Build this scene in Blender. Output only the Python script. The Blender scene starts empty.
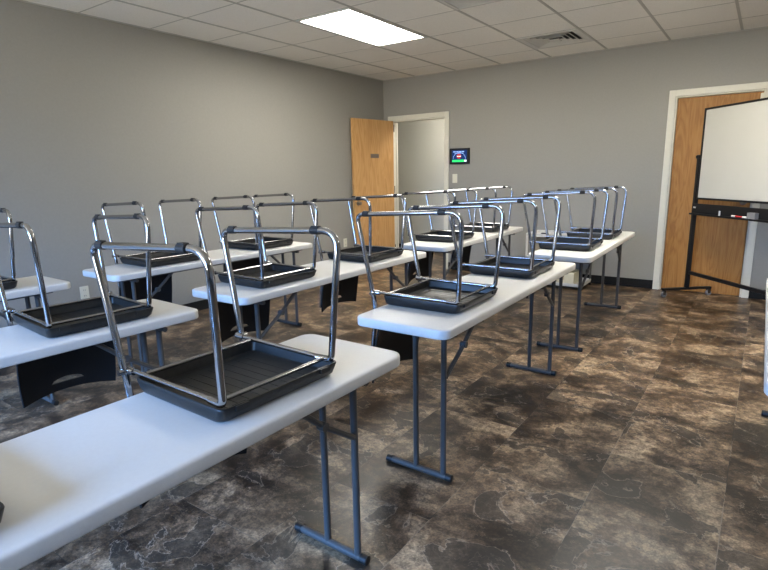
import bpy, bmesh, math, random
from mathutils import Vector, Matrix
random.seed(7)
PI = math.pi
C = bpy.context.scene.collection
# ------------------------------------------------------------------ materials
def mat(name, col=(.5,.5,.5), rough=.5, metal=0.0, spec=.5, **kw):
    m = bpy.data.materials.new(name); m.use_nodes = True
    b = m.node_tree.nodes['Principled BSDF']
    b.inputs['Base Color'].default_value = (*col, 1)
    b.inputs['Roughness'].default_value = rough
    b.inputs['Metallic'].default_value = metal
    b.inputs['Specular IOR Level'].default_value = spec
    return m
class NT:
    def __init__(s, m): s.t = m.node_tree; s.b = s.t.nodes['Principled BSDF']
    def n(s, typ, **kw):
        o = s.t.nodes.new(typ)
        for k, v in kw.items(): setattr(o, k, v)
        return o
    def l(s, a, b): s.t.links.new(a, b)
    def math(s, op, a, b=None, c=None, clamp=False):
        o = s.n('ShaderNodeMath', operation=op); o.use_clamp = clamp
        for i, v in enumerate((a, b, c)):
            if v is None: continue
            if isinstance(v, (int, float)): o.inputs[i].default_value = v
            else: s.l(v, o.inputs[i])
        return o.outputs[0]
    def noise(s, vec, scale, detail=4, rough=.5, dist=0):
        o = s.n('ShaderNodeTexNoise'); o.inputs['Scale'].default_value = scale
        o.inputs['Detail'].default_value = detail; o.inputs['Roughness'].default_value = rough
        o.inputs['Distortion'].default_value = dist
        s.l(vec, o.inputs['Vector']); return o.outputs['Fac']
    def ramp(s, fac, stops):
        o = s.n('ShaderNodeValToRGB'); e = o.color_ramp.elements
        while len(e) < len(stops): e.new(.5)
        for k, (p, c) in zip(e, stops): k.position = p; k.color = (*c, 1) if len(c) == 3 else c
        s.l(fac, o.inputs[0]); return o.outputs[0]
    def mix(s, f, a, b, mode='MIX'):
        o = s.n('ShaderNodeMix', data_type='RGBA', blend_type=mode)
        for i, v in ((0, f), (6, a), (7, b)):
            if isinstance(v, (int, float)): o.inputs[i].default_value = v
            elif isinstance(v, tuple): o.inputs[i].default_value = (*v, 1)
            else: s.l(v, o.inputs[i])
        return o.outputs[2]
    def bump(s, h, strength=.2, dist=.01):
        o = s.n('ShaderNodeBump'); o.inputs['Strength'].default_value = strength
        o.inputs['Distance'].default_value = dist
        s.l(h, o.inputs['Height']); s.l(o.outputs[0], s.b.inputs['Normal'])
def coord(t, kind='Object', scale=(1,1,1), rot=(0,0,0)):
    tc = t.n('ShaderNodeTexCoord'); mp = t.n('ShaderNodeMapping')
    mp.inputs['Scale'].default_value = scale; mp.inputs['Rotation'].default_value = rot
    t.l(tc.outputs[kind], mp.inputs[0]); return mp.outputs[0]

def speckle(name, col, amt=.06, scale=40, rough=.6, bump=.1, metal=0, spec=.5):
    m = mat(name, col, rough, metal, spec); t = NT(m); v = coord(t)
    f = t.noise(v, scale, 5, .6)
    a = tuple(c*(1-amt) for c in col); b = tuple(min(1, c*(1+amt)) for c in col)
    t.l(t.ramp(f, [(.3, a), (.7, b)]), t.b.inputs['Base Color'])
    if bump: t.bump(f, bump, .002)
    return m
M = {}
M['wall'] = speckle('wall_paint_grey', (.285,.275,.250), .03, 60, .62, .12)
M['hall'] = speckle('hallway_paint', (.50,.50,.46), .02, 60, .6, .1)
M['plastic_white'] = speckle('table_white_plastic', (.625,.62,.60), .02, 90, .42, .12)
M['black'] = speckle('black_plastic', (.011,.011,.012), .15, 120, .42, .15)
M['black_back'] = speckle('black_backrest_plastic', (.010,.010,.011), .15, 150, .55, .2, spec=.3)
M['seat'] = speckle('black_seat_underside', (.014,.014,.0135), .25, 60, .36, .2, spec=.35)
M['rubber'] = speckle('black_rubber', (.009,.009,.009), .1, 80, .5, .05)
M['base'] = speckle('black_cove_base', (.010,.010,.010), .1, 30, .7, .05, spec=.2)
M['chrome'] = speckle('polished_chrome', (.38,.38,.39), .03, 8, .10, 0, metal=1)
M['leg'] = speckle('grey_painted_steel', (.078,.076,.074), .06, 80, .45, .05, metal=0, spec=.25)
M['casing'] = speckle('cream_painted_casing', (.66,.64,.55), .02, 30, .45, .05)
M['frame_black'] = speckle('black_frame_metal', (.009,.009,.010), .1, 60, .45, .05, spec=.3)
M['board'] = speckle('whiteboard_enamel', (.60,.59,.53), .015, 3, .25, 0)
M['ivory'] = speckle('ivory_plastic', (.66,.64,.54), .02, 40, .4, 0)
M['white_metal'] = speckle('white_enamel', (.60,.60,.58), .03, 40, .4, 0)
M['ventm'] = speckle('vent_enamel', (.62,.61,.57), .03, 40, .45, 0)
M['dark'] = speckle('dark_duct', (.05,.05,.05), .1, 40, .8, 0)
M['tan'] = speckle('tan_paper', (.45,.36,.24), .1, 12, .8, .3)
M['cream'] = speckle('cream_card', (.60,.56,.42), .06, 14, .7, .1)
M['greyplastic'] = speckle('grey_felt', (.20,.20,.21), .1, 90, .8, .1)
M['bronze'] = speckle('dull_nickel', (.22,.19,.15), .05, 50, .4, 0, metal=.8)
M['plaque'] = speckle('brown_grey_plaque', (.17,.13,.10), .04, 60, .5, 0)
M['red'] = speckle('red_marker_plastic', (.5,.03,.03), .03, 60, .4, 0)
M['markerwhite'] = speckle('white_marker_plastic', (.75,.74,.72), .03, 60, .4, 0)
M['grid'] = speckle('ceiling_tee_enamel', (.46,.45,.41), .03, 60, .5, 0)

def ceiling_mat():
    m = mat('ceiling_tile', (.5,.49,.45), .9); t = NT(m); v = coord(t)
    f = t.noise(v, 140, 3, .7); g = t.noise(v, 1.1, 2)
    c = t.ramp(f, [(.33, (.76,.74,.69)), (.48, (.90,.88,.825)), (.8, (.93,.91,.855))])
    c2 = t.mix(.12, c, t.ramp(g, [(.3, (.7,.67,.6)), (.7, (.86,.85,.80))]))
    t.l(c2, t.b.inputs['Base Color']); t.bump(f, .35, .002); return m
M['ceil'] = ceiling_mat()

def wood_mat(name, base, dark, light, rough=.5):
    m = mat(name, base, rough, spec=.28); t = NT(m)
    v = coord(t, 'Object', (5.0, 5.0, .55))
    big = t.noise(v, 1.3, 3, .5, 1.6)
    rings = t.math('PINGPONG', t.math('MULTIPLY', big, 9.0), .5)
    v2 = coord(t, 'Object', (70, 70, 2.2)); fine = t.noise(v2, 1.0, 4, .6)
    fac = t.math('ADD', t.math('MULTIPLY', rings, .55), t.math('MULTIPLY', fine, .55))
    c = t.ramp(fac, [(.18, dark), (.42, base), (.75, light)])
    t.l(c, t.b.inputs['Base Color']); t.bump(fine, .06, .001); return m
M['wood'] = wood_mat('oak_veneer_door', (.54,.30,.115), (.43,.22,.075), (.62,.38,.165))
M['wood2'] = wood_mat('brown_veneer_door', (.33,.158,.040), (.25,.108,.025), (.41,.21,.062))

def floor_mat():
    m = mat('slate_vinyl_tile', (.08,.06,.05), .3); t = NT(m)
    tc = t.n('ShaderNodeTexCoord'); sep = t.n('ShaderNodeSeparateXYZ'); t.l(tc.outputs['Object'], sep.inputs[0])
    W, Lh = .4655, .92
    u = t.math('DIVIDE', t.math('ADD', sep.outputs[0], .006+W*40), W)
    iu = t.math('FLOOR', u); fu = t.math('SUBTRACT', u, iu)
    off = t.math('MULTIPLY', t.math('MODULO', iu, 2.0), .5)
    w = t.math('ADD', t.math('DIVIDE', t.math('ADD', sep.outputs[1], 40*Lh-3.45+Lh*.0), Lh), off)
    w = t.math('ADD', w, .5)
    iw = t.math('FLOOR', w); fw = t.math('SUBTRACT', w, iw)
    cb = t.n('ShaderNodeCombineXYZ'); t.l(iu, cb.inputs[0]); t.l(iw, cb.inputs[1])
    wn = t.n('ShaderNodeTexWhiteNoise', noise_dimensions='2D'); t.l(cb.outputs[0], wn.inputs['Vector'])
    # vector inside the tile, with a jump from tile to tile
    va = t.n('ShaderNodeVectorMath', operation='MULTIPLY_ADD'); t.l(wn.outputs['Color'], va.inputs[0])
    va.inputs[1].default_value = (9, 9, 9); t.l(tc.outputs['Object'], va.inputs[2]); V = va.outputs[0]
    VI = V
    mp = t.n('ShaderNodeMapping'); mp.inputs['Scale'].default_value = (1.0, 1.15, 1); mp.inputs['Rotation'].default_value = (0,0,.30)
    t.l(V, mp.inputs[0]); V = mp.outputs[0]
    n1 = t.noise(V, 3.4, 8, .56, .5)
    n2 = t.noise(V, 6.5, 9, .68, .4)
    n3 = t.noise(VI, 30, 6, .72, .2)
    n4 = t.noise(VI, 110, 3, .7)
    f = t.math('ADD', t.math('MULTIPLY', n1, .72), t.math('MULTIPLY', n2, .28))
    c = t.ramp(f, [(.37, (.022,.014,.009)), (.435, (.034,.023,.015)), (.45, (.062,.042,.026)), (.488, (.080,.054,.034)), (.503, (.130,.090,.056)), (.54, (.155,.108,.068)), (.555, (.24,.175,.112)), (.64, (.34,.26,.17))])
    gr = t.ramp(n3, [(.38, (.48,.46,.45)), (.5, (.88,.87,.86)), (.62, (1.38,1.33,1.26))])
    c = t.mix(1.0, c, gr, 'MULTIPLY')
    gf = t.ramp(n4, [(.38, (.70,.68,.67)), (.62, (1.25,1.23,1.2))]); c = t.mix(1.0, c, gf, 'MULTIPLY')
    # plateau patches (darker leaves of slate) with a pale rim
    n5 = t.noise(V, 3.6, 7, .55, .5)
    pl = t.math('GREATER_THAN', n5, .575)
    c = t.mix(t.math('MULTIPLY', pl, .72), c, (.034,.027,.020))
    rim = t.math('SUBTRACT', 1.0, t.math('DIVIDE', t.math('ABSOLUTE', t.math('SUBTRACT', n5, .573)), .008), clamp=True)
    rim2 = t.math('SUBTRACT', 1.0, t.math('DIVIDE', t.math('ABSOLUTE', t.math('SUBTRACT', n2, .505)), .007), clamp=True)
    rimf = t.math('MULTIPLY', t.math('ADD', t.math('MULTIPLY', rim, .85), t.math('MULTIPLY', rim2, .45), clamp=True), t.math('MULTIPLY', n3, 1.2))
    c = t.mix(rimf, c, (.36,.29,.215))
    tone = t.math('ADD', t.math('MULTIPLY', wn.outputs['Value'], .45), .78)
    tv = t.n('ShaderNodeCombineColor'); [t.l(tone, tv.inputs[i]) for i in range(3)]
    c = t.mix(1.0, c, tv.outputs[0], 'MULTIPLY')
    # joints
    du = t.math('MULTIPLY', t.math('MINIMUM', fu, t.math('SUBTRACT', 1.0, fu)), W)
    dw = t.math('MULTIPLY', t.math('MINIMUM', fw, t.math('SUBTRACT', 1.0, fw)), Lh)
    j = t.math('LESS_THAN', t.math('MINIMUM', du, dw), .0018)
    c = t.mix(t.math('MULTIPLY', j, .75), c, t.mix(t.math('GREATER_THAN', n1, .5), (.02,.017,.014), (.20,.16,.12)))
    t.b.inputs['Specular IOR Level'].default_value = .32
    t.l(c, t.b.inputs['Base Color'])
    t.l(t.math('ADD', t.math('MULTIPLY', n3, .25), .25), t.b.inputs['Roughness'])
    h = t.math('ADD', t.math('MULTIPLY', n3, .5), t.math('MULTIPLY', t.math('SUBTRACT', 1.0, j), .5))
    t.bump(h, .14, .002)
    return m
M['floor'] = floor_mat()

def emit(name, col, s):
    m = bpy.data.materials.new(name); m.use_nodes = True; t = m.node_tree; t.nodes.clear()
    e = t.nodes.new('ShaderNodeEmission'); e.inputs[0].default_value = (*col, 1); e.inputs[1].default_value = s
    o = t.nodes.new('ShaderNodeOutputMaterial'); t.links.new(e.outputs[0], o.inputs[0]); return m
TROFFER = 18.0
M['lamp'] = emit('troffer_diffuser', (1.0,.95,.85), TROFFER)
M['lamp_hall'] = emit('hall_diffuser', (1.0,.93,.80), 22.0)
M['scr_navy'] = emit('screen_navy', (.01,.025,.09), 1)
M['scr_green'] = emit('screen_green', (.03,.62,.13), 1)
M['scr_blue'] = emit('screen_light_blue', (.25,.38,.75), 1)
M['scr_red'] = emit('screen_red', (.35,.03,.03), 1)
M['scr_white'] = emit('screen_white', (.75,.85,.80), 1)
def glass_mat():
    m = bpy.data.materials.new('window_glass'); m.use_nodes = True; t = m.node_tree; t.nodes.clear()
    a = t.nodes.new('ShaderNodeBsdfTransparent'); g = t.nodes.new('ShaderNodeBsdfGlossy'); g.inputs['Roughness'].default_value = .02
    x = t.nodes.new('ShaderNodeMixShader'); x.inputs[0].default_value = .06
    o = t.nodes.new('ShaderNodeOutputMaterial')
    t.links.new(a.outputs[0], x.inputs[1]); t.links.new(g.outputs[0], x.inputs[2]); t.links.new(x.outputs[0], o.inputs[0]); return m
M['glass'] = glass_mat()

# ------------------------------------------------------------------ mesh helpers
def obj(name, bm, m, parent=None, smooth=None, bevel=0, loc=None):
    me = bpy.data.meshes.new(name)
    bmesh.ops.recalc_face_normals(bm, faces=bm.faces)
    bm.to_mesh(me); bm.free()
    o = bpy.data.objects.new(name, me); C.objects.link(o)
    for mm in (m if isinstance(m, (list, tuple)) else [m]): me.materials.append(M[mm])
    if parent: o.parent = parent
    if loc: o.location = loc
    if smooth is not None:
        for p in me.polygons: p.use_smooth = True
        try: me.set_sharp_from_angle(angle=smooth)
        except Exception: pass
    if bevel:
        b = o.modifiers.new('bevel', 'BEVEL'); b.width = bevel; b.segments = 2; b.limit_method = 'ANGLE'
    return o
def empty(name, loc, rz=0):
    o = bpy.data.objects.new(name, None); C.objects.link(o); o.location = loc; o.rotation_euler = (0,0,rz)
    o.empty_display_size = .1
    return o
def tag(o, label, cat, group=None):
    o['label'] = label; o['category'] = cat
    if group: o['group'] = group
    return o
def struct(o): o['kind'] = 'structure'; return o
def box(bm, x0, x1, y0, y1, z0, z1, mi=0):
    vs = [bm.verts.new((x, y, z)) for x in (x0, x1) for y in (y0, y1) for z in (z0, z1)]
    for f in ((0,1,3,2),(4,6,7,5),(0,4,5,1),(2,3,7,6),(0,2,6,4),(1,5,7,3)):
        bm.faces.new([vs[i] for i in f]).material_index = mi
def B(*a, **k):
    bm = bmesh.new(); box(bm, *a, **k); return bm
def tube(bm, pts, r, seg=12, caps=True, mi=0):
    pts = [Vector(p) for p in pts]; n = len(pts); rings = []
    t0 = (pts[1]-pts[0]).normalized()
    ref = Vector((0,0,1)) if abs(t0.z) < .9 else Vector((0,1,0))
    u = t0.cross(ref).normalized()
    for i, p in enumerate(pts):
        t = ((pts[min(i+1, n-1)]-pts[i]).normalized() + (pts[i]-pts[max(i-1, 0)]).normalized()).normalized()
        u = (u - t*u.dot(t)).normalized(); w = t.cross(u)
        rr = r[i] if isinstance(r, (list, tuple)) else r
        rings.append([bm.verts.new(p + u*rr*math.cos(2*PI*k/seg) + w*rr*math.sin(2*PI*k/seg)) for k in range(seg)])
    for a, b in zip(rings, rings[1:]):
        for k in range(seg):
            bm.faces.new((a[k], a[(k+1)%seg], b[(k+1)%seg], b[k])).material_index = mi
    if caps:
        bm.faces.new(rings[0][::-1]).material_index = mi; bm.faces.new(rings[-1]).material_index = mi
def TB(pts, r, seg=12):
    bm = bmesh.new(); tube(bm, pts, r, seg); return bm
def fillet(pts, rad, n=6):
    out = [Vector(pts[0])]
    for i in range(1, len(pts)-1):
        p = Vector(pts[i]); a = Vector(pts[i-1])-p; b = Vector(pts[i+1])-p
        R_ = rad[i-1]
        ang = a.angle(b); d = min(R_/math.tan(ang/2), a.length*.48, b.length*.48)
        A = p+a.normalized()*d; Bp = p+b.normalized()*d
        for k in range(n+1):
            s = k/n; out.append(A*(1-s)**2 + p*2*s*(1-s) + Bp*s*s)
    out.append(Vector(pts[-1])); return out
def rrect(x0, x1, y0, y1, r, n=6):
    out = []
    for cx, cy, a in ((x1-r, y1-r, 0), (x0+r, y1-r, PI/2), (x0+r, y0+r, PI), (x1-r, y0+r, 1.5*PI)):
        for k in range(n+1):
            t = a + PI/2*k/n; out.append((cx+r*math.cos(t), cy+r*math.sin(t)))
    return out
def loft(bm, loops, cap0=True, cap1=True):
    rs = [[bm.verts.new(p) for p in L] for L in loops]
    for a, b in zip(rs, rs[1:]):
        for k in range(len(a)):
            bm.faces.new((a[k], a[(k+1)%len(a)], b[(k+1)%len(a)], b[k]))
    if cap0: bm.faces.new(rs[0][::-1])
    if cap1: bm.faces.new(rs[-1])
def copy_tree(o, parent=None):
    c = o.copy(); C.objects.link(c)
    if parent: c.parent = parent
    for ch in [k for k in ALLCH.get(o.name, [])]:
        copy_tree(ch, c)
    return c
ALLCH = {}
def index_children(root):
    ALLCH[root.name] = list(root.children)
    for c in root.children: index_children(c)

# ------------------------------------------------------------------ room
XL, XR, YB, YF, ZC = -4.574, 2.75, 6.563, -2.7, 2.612
T = .12
D2 = (-4.490, -3.513); D1 = (-.925, -.033); DH = 2.116; CW = .062   # casing outer edges
O2 = (D2[0]+CW, D2[1]-CW); O1 = (D1[0]+CW, D1[1]-CW); OH = DH-CW
struct(obj('floor', B(XL-.12, XR+.12, YF-.12, 9.3, -.1, 0), 'floor'))
struct(obj('wall_left', B(XL-T, XL, YF-T, YB+T, 0, ZC+.1), 'wall'))
struct(obj('wall_right', B(XR, XR+T, YF-T, YB+T, 0, ZC+.1), 'wall'))
bm = bmesh.new()
for x0, x1, z0, z1 in ((XL, O2[0], 0, ZC+.1), (O2[0], O2[1], OH, ZC+.1), (O2[1], O1[0], 0, ZC+.1), (O1[0], O1[1], OH, ZC+.1), (O1[1], XR, 0, ZC+.1)):
    box(bm, x0, x1, YB, YB+T, z0, z1)
struct(obj('wall_back', bm, 'wall'))
# wall behind the camera with two windows
WIN = ((-4.1, -2.3), (-1.9, -.1)); WZ = (.85, 2.25)
bm = bmesh.new()
xs = [XL] + [v for w in WIN for v in w] + [XR]
for i in range(0, len(xs)-1, 2): box(bm, xs[i], xs[i+1], YF-T, YF, 0, ZC+.1)
for w in WIN:
    box(bm, w[0], w[1], YF-T, YF, 0, WZ[0]); box(bm, w[0], w[1], YF-T, YF, WZ[1], ZC+.1)
struct(obj('wall_front', bm, 'wall'))
for i, w in enumerate(WIN):
    bm = bmesh.new(); f = .05
    box(bm, w[0], w[0]+f, YF-.09, YF-.03, *WZ); box(bm, w[1]-f, w[1], YF-.09, YF-.03, *WZ)
    box(bm, w[0]+f, w[1]-f, YF-.09, YF-.03, WZ[0], WZ[0]+f); box(bm, w[0]+f, w[1]-f, YF-.09, YF-.03, WZ[1]-f, WZ[1])
    c = (w[0]+w[1])/2; box(bm, c-.02, c+.02, YF-.085, YF-.035, WZ[0]+f, WZ[1]-f)
    wo = struct(obj('window_%d' % (i+1), bm, 'casing'))
    obj('window_pane', B(w[0]+f, w[1]-f, YF-.064, YF-.058, WZ[0]+f, WZ[1]-f), 'glass', wo)
    obj('window_sill', B(w[0]-.04, w[1]+.04, YF+.001, YF+.06, WZ[0]-.03, WZ[0]-.001), 'casing', wo)

# ceiling: openings for troffers, grille and diffuser
GX = [-.345 + .615*k for k in range(-7, 6)]      # tees running along the room
GY = [3.59 + .615*k for k in range(-11, 6)]
def cell(ix, iy): return GX[ix], GX[ix+1], GY[iy], GY[iy+1]
ix0 = 2                                            # -3.4755 .. -2.843
holes = []
TRO = [(2, 11), (6, 11), (10, 11)]
for a, b in TRO: holes += [(a, b), (a, b+1)]
GR = (4, 11); DF = (4, 14)
holes += [GR, DF]
bm = bmesh.new()
exs = [XL-.1] + [g for g in GX if XL < g < XR] + [XR+.1]; eys = [YF-.1] + [g for g in GY if YF < g < YB] + [YB+.1]
hs = {(round(GX[a], 3), round(GY[b], 3)) for a, b in holes}
for i in range(len(exs)-1):
    for j in range(len(eys)-1):
        if (round(exs[i], 3), round(eys[j], 3)) in hs: continue
        box(bm, exs[i], exs[i+1], eys[j], eys[j+1], ZC, ZC+.02)
struct(obj('ceiling', bm, 'ceil'))
bm = bmesh.new()
for g in GX:
    if XL < g < XR: box(bm, g-.011, g+.011, YF, YB, ZC-.004, ZC-.0005)
tro_mid = {(round(GX[a], 3), round(GY[b+1], 3)) for a, b in TRO}
for g in GY:
    if YF < g < YB:
        for i in range(len(exs)-1):
            if (round(exs[i], 3), round(g, 3)) in tro_mid: continue
            box(bm, max(exs[i], XL)+.0111, min(exs[i+1], XR)-.0111, g-.005, g+.005, ZC-.002, ZC-.0005)
bx_ = bm
struct(obj('trim_1', bm, 'grid'))
bm = bmesh.new()      # wall angle around the ceiling edge
box(bm, XL, XL+.02, YF, YB, ZC-.006, ZC-.0008); box(bm, XR-.02, XR, YF, YB, ZC-.006, ZC-.0008)
box(bm, XL+.02, XR-.02, YB-.02, YB, ZC-.006, ZC-.0008); box(bm, XL+.02, XR-.02, YF, YF+.02, ZC-.006, ZC-.0008)
struct(obj('trim_2', bm, 'grid'))
# plenum lid so that no outside light leaks in
struct(obj('ceiling_plenum', B(XL-T, XR+T, YF-T, YB+T, ZC+.1, ZC+.12), 'dark'))

TLAB = ['white rectangular ceiling light panel shining above the door corner',
        'lit ceiling light panel over the far right-hand tables', 'lit ceiling light panel by the right wall']
for k, (a, b) in enumerate(TRO):
    x0, x1, y0, y1 = GX[a]+.013, GX[a+1]-.013, GY[b]+.010, GY[b+2]-.010
    t = empty('ceiling_light', ((x0+x1)/2, (y0+y1)/2, ZC)); cx, cy = t.location.x, t.location.y
    tag(t, TLAB[k], 'ceiling light', 'recessed ceiling lights')
    X0, X1, Y0, Y1 = x0-cx, x1-cx, y0-cy, y1-cy; f = .028
    bm = bmesh.new()
    box(bm, X0, X0+f, Y0, Y1, -.008, .05); box(bm, X1-f, X1, Y0, Y1, -.008, .05)
    box(bm, X0+f, X1-f, Y0, Y0+f, -.008, .05); box(bm, X0+f, X1-f, Y1-f, Y1, -.008, .05)
    obj('light_frame', bm, 'white_metal', t)
    obj('diffuser', B(X0+f, X1-f, Y0+f, Y1-f, .002, .012), 'lamp', t)
# return grille
x0, x1, y0, y1 = cell(*GR)
g = empty('return_grille', ((x0+x1)/2, (y0+y1)/2, ZC)); tag(g, 'grey slatted return air grille in ceiling, cut off by the top edge', 'vent')
h = .298; bm = bmesh.new(); f = .025
box(bm, -h, -h+f, -h, h, -.007, .01); box(bm, h-f, h, -h, h, -.007, .01); box(bm, -h+f, h-f, -h, -h+f, -.007, .01); box(bm, -h+f, h-f, h-f, h, -.007, .01)
obj('grille_frame', bm, 'ventm', g)
bm = bmesh.new()
n = 30
for k in range(n):
    yy = -h+f + (2*h-2*f)*(k+.5)/n; box(bm, -h+f, h-f, yy-.003, yy+.003, -.004, .012)
obj('grille_slats', bm, 'ventm', g)
obj('grille_backing', B(-h+f, h-f, -h+f, h-f, .02, .03), 'dark', g)
# supply diffuser with nested square louvres
x0, x1, y0, y1 = cell(*DF)
g = empty('air_diffuser', ((x0+x1)/2, (y0+y1)/2, ZC)); tag(g, 'square ceiling air diffuser with nested white louvres near the back wall', 'vent')
def ring(bm, ho, hi, zo, zi, th=.003):
    o_ = [(-ho,-ho),(ho,-ho),(ho,ho),(-ho,ho)]; i_ = [(-hi,-hi),(hi,-hi),(hi,hi),(-hi,hi)]
    loft(bm, [[(x,y,zo) for x,y in o_], [(x,y,zi) for x,y in i_], [(x,y,zi+th) for x,y in i_], [(x,y,zo+th) for x,y in o_], [(x,y,zo) for x,y in o_]], False, False)
bm = bmesh.new(); ring(bm, .298, .245, -.006, -.006, .01); obj('diffuser_frame', bm, 'ventm', g)
for ho in (.243, .195, .147, .099):
    bm = bmesh.new(); ring(bm, ho, ho-.032, -.004, .012, .003); obj('louvre', bm, 'ventm', g)
bm = bmesh.new(); box(bm, -.05, .05, -.05, .05, -.012, -.006); obj('centre_plate', bm, 'ventm', g)
obj('diffuser_throat', B(-.24, .24, -.24, .24, .06, .07), 'dark', g)

# baseboards
def base(name, *a): struct(obj(name, B(*a), 'base', bevel=.003))
base('baseboard_left', XL+.0005, XL+.012, YF+.02, YB-.02, .0005, .10)
bm = bmesh.new(); box(bm, D2[1]+.002, D1[0]-.002, YB-.012, YB-.0005, .0005, .10); box(bm, D1[1]+.002, XR-.02, YB-.012, YB-.0005, .0005, .10)
box(bm, XL+.013, D2[0]-.002, YB-.012, YB-.0005, .0005, .10)
struct(obj('baseboard_back', bm, 'base', bevel=.003))
base('baseboard_right', XR-.012, XR-.0005, YF+.02, YB-.02, .0005, .10)
base('baseboard_front', XL+.02, XR-.02, YF+.0005, YF+.012, .0005, .10)

# door casings and doors
def casing(name, D, OO):
    bm = bmesh.new()
    for y0, y1 in ((YB-.018, YB-.0005), (YB+T+.0005, YB+T+.018)):
        box(bm, D[0], OO[0], y0, y1, 0.001, DH); box(bm, OO[1], D[1], y0, y1, 0.001, DH)
        box(bm, OO[0], OO[1], y0, y1, OH, DH)
    # jamb lining with stop
    box(bm, OO[0]-.0, OO[0]+.016, YB, YB+T, .001, OH); box(bm, OO[1]-.016, OO[1], YB, YB+T, .001, OH)
    box(bm, OO[0]+.016, OO[1]-.016, YB, YB+T, OH-.016, OH-.0005)
    for s, xx in ((1, OO[0]+.016), (-1, OO[1]-.016)):
        box(bm, min(xx, xx+s*.012), max(xx, xx+s*.012), YB+.062, YB+.09, .001, OH-.016)
    return struct(obj(name, bm, 'casing', bevel=.003))
trim2 = casing('trim_3', D2, O2); trim1 = casing('trim_4', D1, O1)
# closed door behind the whiteboard
d = empty('door_1', ((O1[0]+O1[1])/2, YB+.03, 0)); struct(d)
hw = (O1[1]-O1[0])/2-.019
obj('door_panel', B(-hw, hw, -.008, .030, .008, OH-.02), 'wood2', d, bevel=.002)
def lever(parent, x, y, z, s=-1):
    bm = bmesh.new(); tube(bm, [(x, y, z), (x, y+s*.012, z)], .032, 20); tube(bm, [(x, y+s*.012, z), (x, y+s*.05, z)], .011, 12)
    tube(bm, [(x, y+s*.045, z), (x, y+s*.055, z), (x, y+s*.075, z), (x, y+s*.088, z)], [.015,.026,.026,.014], 18)
    return obj('door_knob', bm, 'bronze', parent, smooth=.6)
lever(d, hw-.06, -.009, .98)
obj('door_sensor', B(hw-.022, hw+.012, -.033, -.009, OH-.14, OH-.035), 'ivory', d, bevel=.003)
# open door leaf folded back against the corner
HX, HY = O2[0]+.036, YB-.022
ang = math.atan2(-.785, -.115)
d = empty('door_2', (HX, HY, 0), ang); struct(d)
LW = .80
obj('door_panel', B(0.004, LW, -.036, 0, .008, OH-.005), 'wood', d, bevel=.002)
# face seen by the camera is local +y
bm = bmesh.new(); kx = LW-.065
for s, y in ((1, 0.0005), (-1, -.0365)):
    tube(bm, [(kx, y, .939), (kx, y+s*.010, .939)], .031, 20); tube(bm, [(kx, y+s*.01, .939), (kx, y+s*.036, .939)], .011, 12)
    tube(bm, [(kx, y+s*.034, .939), (kx, y+s*.042, .939), (kx, y+s*.05, .939), (kx, y+s*.056, .939)], [.014,.024,.024,.014], 18)
    if s < 0: break
obj('door_knob', bm, 'bronze', d, smooth=.6)
obj('name_plate', B(.315, .475, .0005, .006, 1.54, 1.595), 'plaque', d, bevel=.001)
for z in (.25, 1.1, 1.95):
    obj('hinge', TB([(-.004, .006, z-.05), (-.004, .006, z+.05)], .006, 10), 'bronze', d)
# hallway beyond the open door
struct(obj('wall_hallway_far', B(-6.2, XR+.1, 7.95, 8.05, 0, 2.6), 'hall'))
struct(obj('wall_hallway_left', B(-6.3, -6.2, YB+.002, 8.05, 0, 2.6), 'hall'))
struct(obj('wall_hallway_right', B(XR+.1, XR+.2, YB+T, 8.05, 0, 2.6), 'hall'))
struct(obj('wall_hallway_near', B(-6.2, XL-T-.001, YB, YB+T, 0, 2.6), 'hall'))
struct(obj('ceiling_hallway', B(-6.3, XR+.2, YB+T+.0005, 8.05, 2.6, 2.65), 'ceil'))
struct(obj('floor_hallway', B(-6.3, XL-.121, YB-.1, 8.05, -.1, 0), 'floor'))
base('baseboard_hallway', -6.19, -2.21, 7.937, 7.9495, .0005, .10)
t = empty('ceiling_light', (-3.7, 7.35, 2.6)); tag(t, 'lit ceiling light panel in the hallway beyond the open door', 'ceiling light')
obj('light_frame', B(-.31, .31, -.31, .31, -.012, -.0005), 'white_metal', t); obj('diffuser', B(-.28, .28, -.28, .28, -.016, -.0125), 'lamp_hall', t)

# wall plates and touch panel
def outlet(x, y, z, label):
    o = empty('wall_outlet', (x, y, z)); tag(o, label, 'outlet', 'wall outlets')
    obj('cover_plate', B(.0005, .006, -.036, .036, -.058, .058), 'ivory', o, bevel=.002)
    for dz in (-.024, .024):
        s_ = obj('socket', B(.006, .008, -.017, .017, dz-.014, dz+.014), 'ivory', o, bevel=.001)
        bm = bmesh.new(); box(bm, .008, .0085, -.008, -.005, dz-.004, dz+.007); box(bm, .008, .0085, .005, .008, dz-.004, dz+.007)
        obj('slot', bm, 'dark', s_)
outlet(XL, 2.126, .394, 'ivory wall outlet low on the left wall behind the nearer left tables')
outlet(XL, 5.60, .421, 'ivory wall outlet low on the left wall beside the open door')
o = empty('light_switch', (-3.423, YB, 1.245)); tag(o, 'ivory light switch plate right of the open door, below the touch panel', 'light switch')
obj('cover_plate', B(-.036, .036, -.006, -.0005, -.058, .058), 'ivory', o, bevel=.002)
obj('rocker', B(-.016, .016, -.010, -.006, -.033, .033), 'ivory', o, bevel=.001)
o = empty('touch_panel', (-3.350, YB, 1.533)); tag(o, 'black wall-mounted touch panel with glowing green bar, beside the open doorway', 'touch panel')
obj('panel_frame', B(-.146, .146, -.022, -.0005, -.102, .102), 'frame_black', o, bevel=.004)
s_ = obj('screen', B(-.110, .110, -.0245, -.022, -.078, .078), 'scr_navy', o)
obj('status_bar', B(-.104, .070, -.0255, -.0245, -.074, -.046), 'scr_green', s_)
obj('status_icon', B(.074, .106, -.0255, -.0245, -.072, -.048), 'scr_white', s_)
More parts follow.
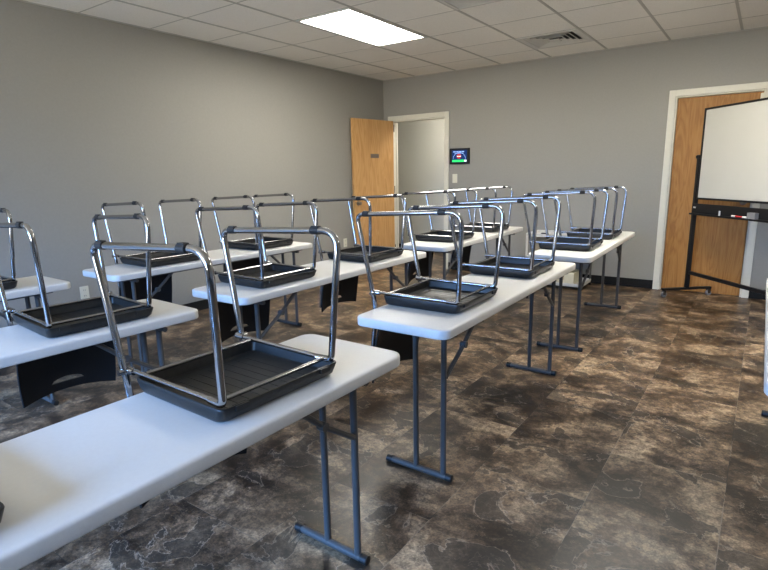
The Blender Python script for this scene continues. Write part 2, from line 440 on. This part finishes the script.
bm = bmesh.new()
for x0, x1 in ((-.09, -.05), (-.043, -.01), (-.004, .03), (.036, .07)): box(bm, x0, x1, -.0255, -.0245, .052, .064)
box(bm, -.07, .06, -.0255, -.0245, .036, .042)
obj('heading_marks', bm, 'scr_blue', s_)
bm = bmesh.new(); tube(bm, [(-.005, -.0245, .0), (-.005, -.0256, .0)], .032, 28); obj('dial', bm, 'scr_red', s_)
bm = bmesh.new(); box(bm, -.032, -.012, -.0262, -.0256, -.008, .004); box(bm, -.006, .006, -.0262, -.0256, -.008, .004); box(bm, .010, .024, -.0262, -.0256, -.008, .004)
obj('readout', bm, 'scr_white', s_)
bm = bmesh.new()
for k in range(24):
    a0 = PI*k/24; a1 = PI*(k+1)/24; r0, r1 = .088, .093
    vs = [bm.verts.new((rr*math.cos(aa)-.0, -.0252, -.035+rr*.9*math.sin(aa))) for rr, aa in ((r0,a0),(r1,a0),(r1,a1),(r0,a1))]
    bm.faces.new(vs)
obj('gauge_arc', bm, 'scr_blue', s_)

# ------------------------------------------------------------------ folding table
TH, TL, TW = .737, 1.8137, .445
DIN = .166; LEGU = (-.013, .125)
def make_table():
    t = empty('folding_table', (0,0,0))
    w = TW/2; bm = bmesh.new(); L = []
    prof = [(.010, -.040), (.003, -.0395), (.0008, -.037), (.0, -.034), (.0, -.010), (.0008, -.006), (.003, -.003), (.0065, -.0012), (.012, -.0003), (.020, 0)]
    for ins, z in prof:
        L.append([(x, y, TH+z) for x, y in rrect(-w+ins, w-ins, ins, TL-ins, .048-min(ins, .03)*.8, 8)])
    loft(bm, L, True, True)
    obj('tabletop', bm, 'plastic_white', t, smooth=.62)
    for s in (-1, 1):
        obj('side_rail', B(s*.150-.010, s*.150+.010, .09, TL-.09, TH-.058, TH-.041), 'leg', t, bevel=.003)
    for e in (0, 1):
        yy = DIN if e == 0 else TL-DIN; iy = 1 if e == 0 else -1
        bt = obj('pivot_bar', TB([(-.183, yy, TH-.062), (.183, yy, TH-.062)], .011), 'leg', t, smooth=.6)
        ft = TB([(-.150, yy, .017), (.150, yy, .017)], .0145, 14)
        fo = obj('foot', ft, 'leg', t, smooth=.6)
        for s in (-1, 1):
            obj('foot_cap', TB([(s*.140, yy, .017), (s*.168, yy, .017), (s*.170, yy, .017)], [.0168, .0168, .013], 14), 'rubber', fo, smooth=.6)
        for u in LEGU:
            obj('leg', TB([(u, yy, .020), (u, yy, TH-.060)], .0125, 14), 'leg', t, smooth=.6)
        # folding brace from the outer leg up to the underside
        a = Vector((LEGU[1]+.004, yy+iy*.010, .475)); b = Vector((LEGU[1]+.018, yy+iy*.29, TH-.048))
        bm = bmesh.new(); mid = a.lerp(b, .55)+Vector((0,0,-.012))
        tube(bm, [a, mid, b], .0100, 8)
        br = obj('brace', bm, 'leg', t, smooth=.6)
        bm = bmesh.new(); tube(bm, [mid+Vector((-.013,0,0)), mid+Vector((.013,0,0))], .015, 12); obj('rivet', bm, 'leg', br, smooth=.6)
        obj('brace_bracket', B(b.x-.02, b.x+.02, b.y-.03, b.y+.03, TH-.052, TH-.0415), 'leg', t)
    return t

# ------------------------------------------------------------------ sled chair, upturned: seat down at z = 0, runners up
def make_chair():
    t = empty('sled_chair', (0,0,0))
    # seat shell
    X0, X1, Yh = -.190, .200, .212
    def loop(ins, z, r, fx=0): return [(x, y, z) for x, y in rrect(X0+ins, X1-ins-fx, -Yh+ins, Yh-ins, r, 6)]
    bm = bmesh.new()
    loft(bm, [loop(.018, .0, .022, .014), loop(.010, .003, .024, .010), loop(.005, .012, .022, .004), loop(0, .041, .018), loop(.001, .0440, .018),
              loop(.005, .0440, .016), loop(.007, .038, .016), loop(.012, .012, .016), loop(.020, .007, .014)], True, True)
    seat = obj('seat', bm, 'seat', t, smooth=.7)
    bm = bmesh.new()
    for k in range(9):
        yy = -.14+.035*k; box(bm, -.15, .15, yy-.0008, yy+.0008, .0065, .0082)
    obj('rib', bm, 'seat', seat)['kind'] = 'stuff'
    for s in (-1, 1):
        P = [(.130, s*.191, .0490), (.186, s*.195, .0500), (.211, s*.218, .4335), (-.318, s*.220, .4100), (-.238, s*.208, .02), (-.232, s*.206, -.05), (-.292, s*.180, -.37)]
        pts = fillet(P, [.020, .060, .032, .25, .12], 7)
        obj('side_frame', TB(pts, .0102, 14), 'chrome', t, smooth=.8)
        for gx in (-.264, .121):
            bm = bmesh.new(); gz = .4335+(gx-.218)*.0438; tube(bm, [(gx-.017, s*.220, gz), (gx+.017, s*.220, gz+.0014)], .0122, 14); box(bm, gx-.013, gx+.013, s*.220-.008, s*.220+.008, gz+.005, gz+.0142)
            obj('glide', bm, 'rubber', t, bevel=.001)
        bm = bmesh.new()
        tube(bm, [(-.243, s*.210-s*.018, .050), (-.243, s*.210+s*.018, .050)], .0085, 12)
        tube(bm, [(-.252, s*.199, .0505), (-.215, s*.196, .0505)], [.0125, .0105], 12)
        obj('bracket', bm, 'chrome', t, smooth=.6)
        obj('front_clip', B(.188, .2045, s*.150-.02, s*.150+.02, .028, .0425), 'rubber', t)
        obj('side_rail', TB([(-.243, s*.196, .0520), (.14, s*.192, .0510)], .0072, 10), 'chrome', t, smooth=.8)
    for x in (-.172, .158):
        obj('cross_rod', TB([(x, -.186, .0505), (x, .186, .0505)], .0065, 10), 'chrome', t, smooth=.8)
    # backrest: curved shell with a D-shaped hand slot
    NY = 28; rows = []
    def bx_(z):                        # recline
        q = (-z-.03)/.37; return -.232-.065*q - .010*math.sin(PI*q)
    def hwid(z): q = (-z-.03)/.37; return .196+.014*math.sin(PI*min(1, q*.9)) + .004*q
    bm = bmesh.new(); cols = []
    for i in range(NY+1):
        a = -1+2*i/NY
        ztop = -.035; zbot = -.400+.020*(1-a*a)
        sl = .345; inside = abs(a) < sl
        zs_low = -.343; zs_up = zs_low + (.026*math.sqrt(max(0, 1-(a/sl)**2)) if inside else 0)
        zr = [ztop+(zs_up-ztop)*k/10 for k in range(11)] + [zs_low+(zbot-zs_low)*k/4 for k in range(5)]
        col = []
        for z in zr:
            y = a*hwid(z)
            col.append(bm.verts.new((bx_(z)+.045*a*a-.012, y, z)))
        cols.append(col)
    for i in range(NY):
        am = -1+2*(i+.5)/NY
        for k in range(15):
            if k == 10:
                continue
            bm.faces.new((cols[i][k], cols[i+1][k], cols[i+1][k+1], cols[i][k+1]))
    # close the slot row outside the slot
    bmesh.ops.remove_doubles(bm, verts=bm.verts, dist=.0002)
    bmesh.ops.recalc_face_normals(bm, faces=bm.faces)
    bmesh.ops.solidify(bm, geom=bm.faces, thickness=.007)
    obj('backrest', bm, 'black_back', t, smooth=.7)
    return t

tables = {   # x, y of the near end centre, yaw
 'R1': (-1.1635, -.3696, -.0045), 'R2': (-1.1524, 1.7223, .0105), 'R3': (-1.1516, 3.7755, .0249),
 'M1': (-2.335, -.3501, -.040), 'M2': (-2.2668, 1.6975, .0033), 'M3': (-2.2714, 3.7789, .0167),
 'L1': (-3.5099, -.3429, -.0024), 'L2': (-3.4577, 1.6976, -.0102), 'N1': (.277, 1.74, 0)}
tl = {
 'R1': 'white folding table in the foreground, nearest the camera, its near end out of view',
 'R2': 'white folding table in the right-hand line, directly behind the foreground table',
 'R3': 'white folding table farthest along the right-hand line, closest to the brown door',
 'M1': 'white folding table at left edge, behind the foreground table, large black backrest below',
 'M2': 'long white folding table in the middle line, second from the near end',
 'M3': 'white folding table farthest along the middle line, close to the open doorway',
 'L1': 'white folding table at far left edge by the left wall, mostly out of view',
 'L2': 'white folding table along the left wall, carrying two upturned chairs',
 'N1': 'white folding table at the extreme right edge, only its left edge in view'}
chairs = [   # table, y, small turn, label
 ('R1', .954, -.02, 'largest upturned black chair with chrome sled legs, on the foreground table'),
 ('R1', .077, .02, 'upturned chair on foreground table, only one dark seat corner at the left edge'),
 ('R2', 2.158, 0, 'upturned black chair at the near end of the second right-hand table'),
 ('R2', 3.045, .01, 'upturned black chair at the far end of the second right-hand table'),
 ('R3', 4.24, 0, 'upturned black chair on the near half of the farthest right-hand table'),
 ('R3', 5.02, .01, 'upturned black chair nearest the brown door, far end of the farthest right-hand table'),
 ('M1', 1.062, -.03, 'upturned black chair on the left-edge table, its slotted backrest hanging below'),
 ('M2', 2.10, -.03, 'upturned black chair at the near end of the long middle table'),
 ('M2', 3.052, 0, 'upturned black chair at the far end of the long middle table, before wood door'),
 ('M3', 4.25, 0, 'upturned black chair on the near half of the farthest middle table'),
 ('M3', 5.12, 0, 'upturned black chair on the far half of the farthest middle table'),
 ('L1', 1.0, 0, 'upturned black chair cut off by the left edge, on the table by left wall'),
 ('L2', 2.183, -.01, 'upturned black chair at the near end of the table along the left wall'),
 ('L2', 3.112, -.01, 'upturned black chair at the far end of the table along the left wall')]
table0 = make_table(); index_children(table0)
first = True
for k, (x, y, r) in tables.items():
    o = table0 if first else copy_tree(table0); first = False
    o.location = (x, y, 0); o.rotation_euler = (0, 0, r)
    tag(o, tl[k], 'table', 'white folding tables set out in lines')
chair0 = make_chair(); index_children(chair0)
first = True
for k, y, r, lab in chairs:
    o = chair0 if first else copy_tree(chair0); first = False
    tx, ty, tr = tables[k]
    cx = tx - (y-ty)*math.sin(tr) - .035
    o.location = (cx, y, TH+.0005); o.rotation_euler = (0, 0, tr+r)
    tag(o, lab, 'chair', 'upturned chairs on the tables')

# ------------------------------------------------------------------ mobile whiteboard
wb = empty('mobile_whiteboard', (-.575, 6.36, 0), math.atan2(-.755, .656))
tag(wb, 'mobile whiteboard with black frame and casters standing in front of the brown door', 'whiteboard')
BW = 1.52
def wbx(name, m, x0, x1, y0, y1, z0, z1, p=wb, bev=.003): return obj(name, B(x0, x1, y0, y1, z0, z1), m, p, bevel=bev)
wbx('board', 'board', .045, BW-.045, -.012, .012, 1.030, 1.875)
bm = bmesh.new()
box(bm, .027, .045, -.018, .018, 1.012, 1.893); box(bm, BW-.045, BW-.027, -.018, .018, 1.012, 1.893)
box(bm, .045, BW-.045, -.018, .018, 1.012, 1.030); box(bm, .045, BW-.045, -.018, .018, 1.875, 1.893)
obj('board_frame', bm, 'frame_black', wb, bevel=.002)
for x in (0, BW): 
    wbx('post', 'frame_black', x-.018, x+.018, -.018, .018, .085, 1.45)
    bm = bmesh.new(); tube(bm, [(x-.03 if x == 0 else x+.03, 0, 1.43), (x+.02 if x == 0 else x-.02, 0, 1.43)], .022, 16); obj('pivot_knob', bm, 'frame_black', wb, smooth=.6)
    wbx('foot', 'frame_black', x-.018, x+.018, -.27, .27, .070, .094)
    for yy in (-.25, .25):
        bm = bmesh.new(); tube(bm, [(x-.012, yy, .0275), (x+.012, yy, .0275)], .027, 20)
        cs = obj('caster', bm, 'greyplastic', wb, smooth=.6)
        bm = bmesh.new(); box(bm, x-.018, x-.014, yy-.014, yy+.014, .022, .066); box(bm, x+.014, x+.018, yy-.014, yy+.014, .022, .066); box(bm, x-.018, x+.018, yy-.014, yy+.014, .062, .070)
        obj('caster_fork', bm, 'chrome', cs)
wbx('crossbar', 'frame_black', .018, BW-.018, -.014, .014, .238, .272)
tr = wbx('tray', 'frame_black', .030, BW-.030, -.075, -.0185, .862, .876)
wbx('tray_back', 'frame_black', -.003, BW+.003, -.030, -.0185, .876, .972)
wbx('tray_lip', 'frame_black', .030, BW-.030, -.079, -.0752, .862, .879)
wbx('tray_label', 'markerwhite', .022, .057, -.0312, -.0302, .925, .940, bev=0)
wbm = Matrix.Translation(wb.location) @ Matrix.Rotation(wb.rotation_euler.z, 4, 'Z')
def on_tray(name, bm, m, x, y, z, rz=0):
    o = obj(name, bm, m); o.location = wbm @ Vector((x, y, z)); o.rotation_euler = (0, 0, wb.rotation_euler.z+rz); return o
mk = on_tray('whiteboard_marker', TB([(0,0,0), (.085,0,0)], .009, 14), 'red', .645, -.062, .8865)
tag(mk, 'red and white marker lying on the black whiteboard tray', 'marker')
obj('marker_cap', TB([(-.045,0,0), (0,0,0)], .0095, 14), 'markerwhite', mk); obj('marker_barrel_end', TB([(.085,0,0), (.14,0,0)], .0088, 14), 'markerwhite', mk)
e = on_tray('whiteboard_eraser', B(-.045, .045, -.018, .018, 0, .055), 'greyplastic', .83, -.052, .8765)
tag(e, 'grey eraser standing on the whiteboard tray near the right edge', 'eraser')
e = on_tray('marker_cap', TB([(0,0,0), (0,0,.045)], .008, 12), 'markerwhite', .42, -.048, .8765)
tag(e, 'small white upright cap on the whiteboard tray, left of the red marker', 'marker cap')

# ------------------------------------------------------------------ cart behind the far right table
ct = empty('utility_cart', (-1.90, 6.27, 0)); tag(ct, 'white shelved utility cart against the back wall behind the farthest right-hand table', 'cart')
def shelf(z):
    bm = bmesh.new(); a, b = .33, .21
    loft(bm, [[(x,y,z) for x,y in rrect(-a,a,-b,b,.03)], [(x,y,z+.035) for x,y in rrect(-a-.004,a+.004,-b-.004,b+.004,.03)],
              [(x,y,z+.035) for x,y in rrect(-a+.008,a-.008,-b+.008,b-.008,.025)], [(x,y,z+.012) for x,y in rrect(-a+.01,a-.01,-b+.01,b-.01,.022)]])
    return bm
for z in (.035, .31, .58): obj('shelf', shelf(z), 'white_metal', ct, smooth=.6)
for sx in (-1, 1):
    for sy in (-1, 1):
        obj('post', TB([(sx*.318, sy*.198, .02), (sx*.318, sy*.198, .605)], .012), 'leg' if sx > 0 else 'white_metal', ct, smooth=.6)
        obj('foot_pad', TB([(sx*.318, sy*.198, .0005), (sx*.318, sy*.198, .022)], .016), 'rubber', ct, smooth=.6)
bg = bmesh.new(); Ls = []
for z, sx, sy in ((0,.085,.07),(.06,.095,.08),(.14,.09,.075),(.20,.075,.06),(.235,.05,.03)):
    Ls.append([(x+.006*math.sin(9*y+z*40), y, z) for x, y in rrect(-sx, sx, -sy, sy, min(sx,sy)*.6)])
loft(bg, Ls); b_ = obj('paper_bag', bg, 'tan', smooth=.8, loc=(-2.12, 6.25, .3225)); tag(b_, 'crumpled tan paper bag on the middle shelf of the white cart', 'bag')
bx2 = obj('cardboard_box', B(-.13, .13, -.14, .14, 0, .135), 'cream', loc=(-1.80, 6.25, .0475), bevel=.004); tag(bx2, 'cream box sitting on the bottom shelf of the white cart', 'box')
obj('box_label', B(-.03, .02, -.142, -.1405, .05, .10), 'tan', bx2)
k_ = obj('remote_control', B(-.04, .04, -.02, .02, 0, .02), 'frame_black', loc=(-2.06, 6.22, .5925), bevel=.004); tag(k_, 'small black device lying on top of the white cart', 'remote control')

# ------------------------------------------------------------------ light
world = bpy.data.worlds.new('sky'); bpy.context.scene.world = world; world.use_nodes = True
wn_ = world.node_tree; bgn = wn_.nodes['Background']
tcw = wn_.nodes.new('ShaderNodeTexCoord'); spw = wn_.nodes.new('ShaderNodeSeparateXYZ'); wn_.links.new(tcw.outputs['Generated'], spw.inputs[0])
rw = wn_.nodes.new('ShaderNodeValToRGB'); wn_.links.new(spw.outputs[2], rw.inputs[0]); e = rw.color_ramp.elements
e[0].position = 0.0; e[0].color = (.17,.16,.135,1); e[1].position = .75; e[1].color = (.22,.53,1.3,1)
k_ = e.new(.02); k_.color = (.05,.07,.10,1); k_ = e.new(.30); k_.color = (.12,.28,.62,1)
wn_.links.new(rw.outputs[0], bgn.inputs[0]); bgn.inputs[1].default_value = 58.0
for w in WIN:
    L = bpy.data.lights.new('window_portal', 'AREA'); L.shape = 'RECTANGLE'; L.size = w[1]-w[0]-.1; L.size_y = WZ[1]-WZ[0]-.1
    L.cycles.is_portal = True
    o = bpy.data.objects.new('window_portal', L); C.objects.link(o); o.location = ((w[0]+w[1])/2, YF-.02, sum(WZ)/2)
    o.rotation_euler = (PI/2, 0, 0)   # faces +y

# ------------------------------------------------------------------ camera
yaw, pitch, roll = .6217, -.2084, -.0194
fw = Vector((-math.sin(yaw)*math.cos(pitch), math.cos(yaw)*math.cos(pitch), math.sin(pitch)))
rt = Vector((math.cos(yaw), math.sin(yaw), 0)); up = rt.cross(fw)
r2 = rt*math.cos(roll)+up*math.sin(roll); u2 = -rt*math.sin(roll)+up*math.cos(roll)
cam = bpy.data.cameras.new('camera'); co = bpy.data.objects.new('camera', cam); C.objects.link(co)
m3 = Matrix((r2, u2, -fw)).transposed().to_4x4(); m3.translation = Vector((0, 0, 1.3269)); co.matrix_world = m3
cam.sensor_width = 36; cam.sensor_fit = 'HORIZONTAL'; cam.lens = 534.69/768*36; cam.shift_x = (384-379.68)/768; cam.shift_y = (286.78-285)/768; cam.clip_start = .02; cam.clip_end = 100
sc = bpy.context.scene; sc.camera = co
sc.view_settings.view_transform = 'Standard'; sc.view_settings.look = 'None'
sc.view_settings.gamma = 1; sc.view_settings.use_curve_mapping = False
sc.view_settings.exposure = 1.0
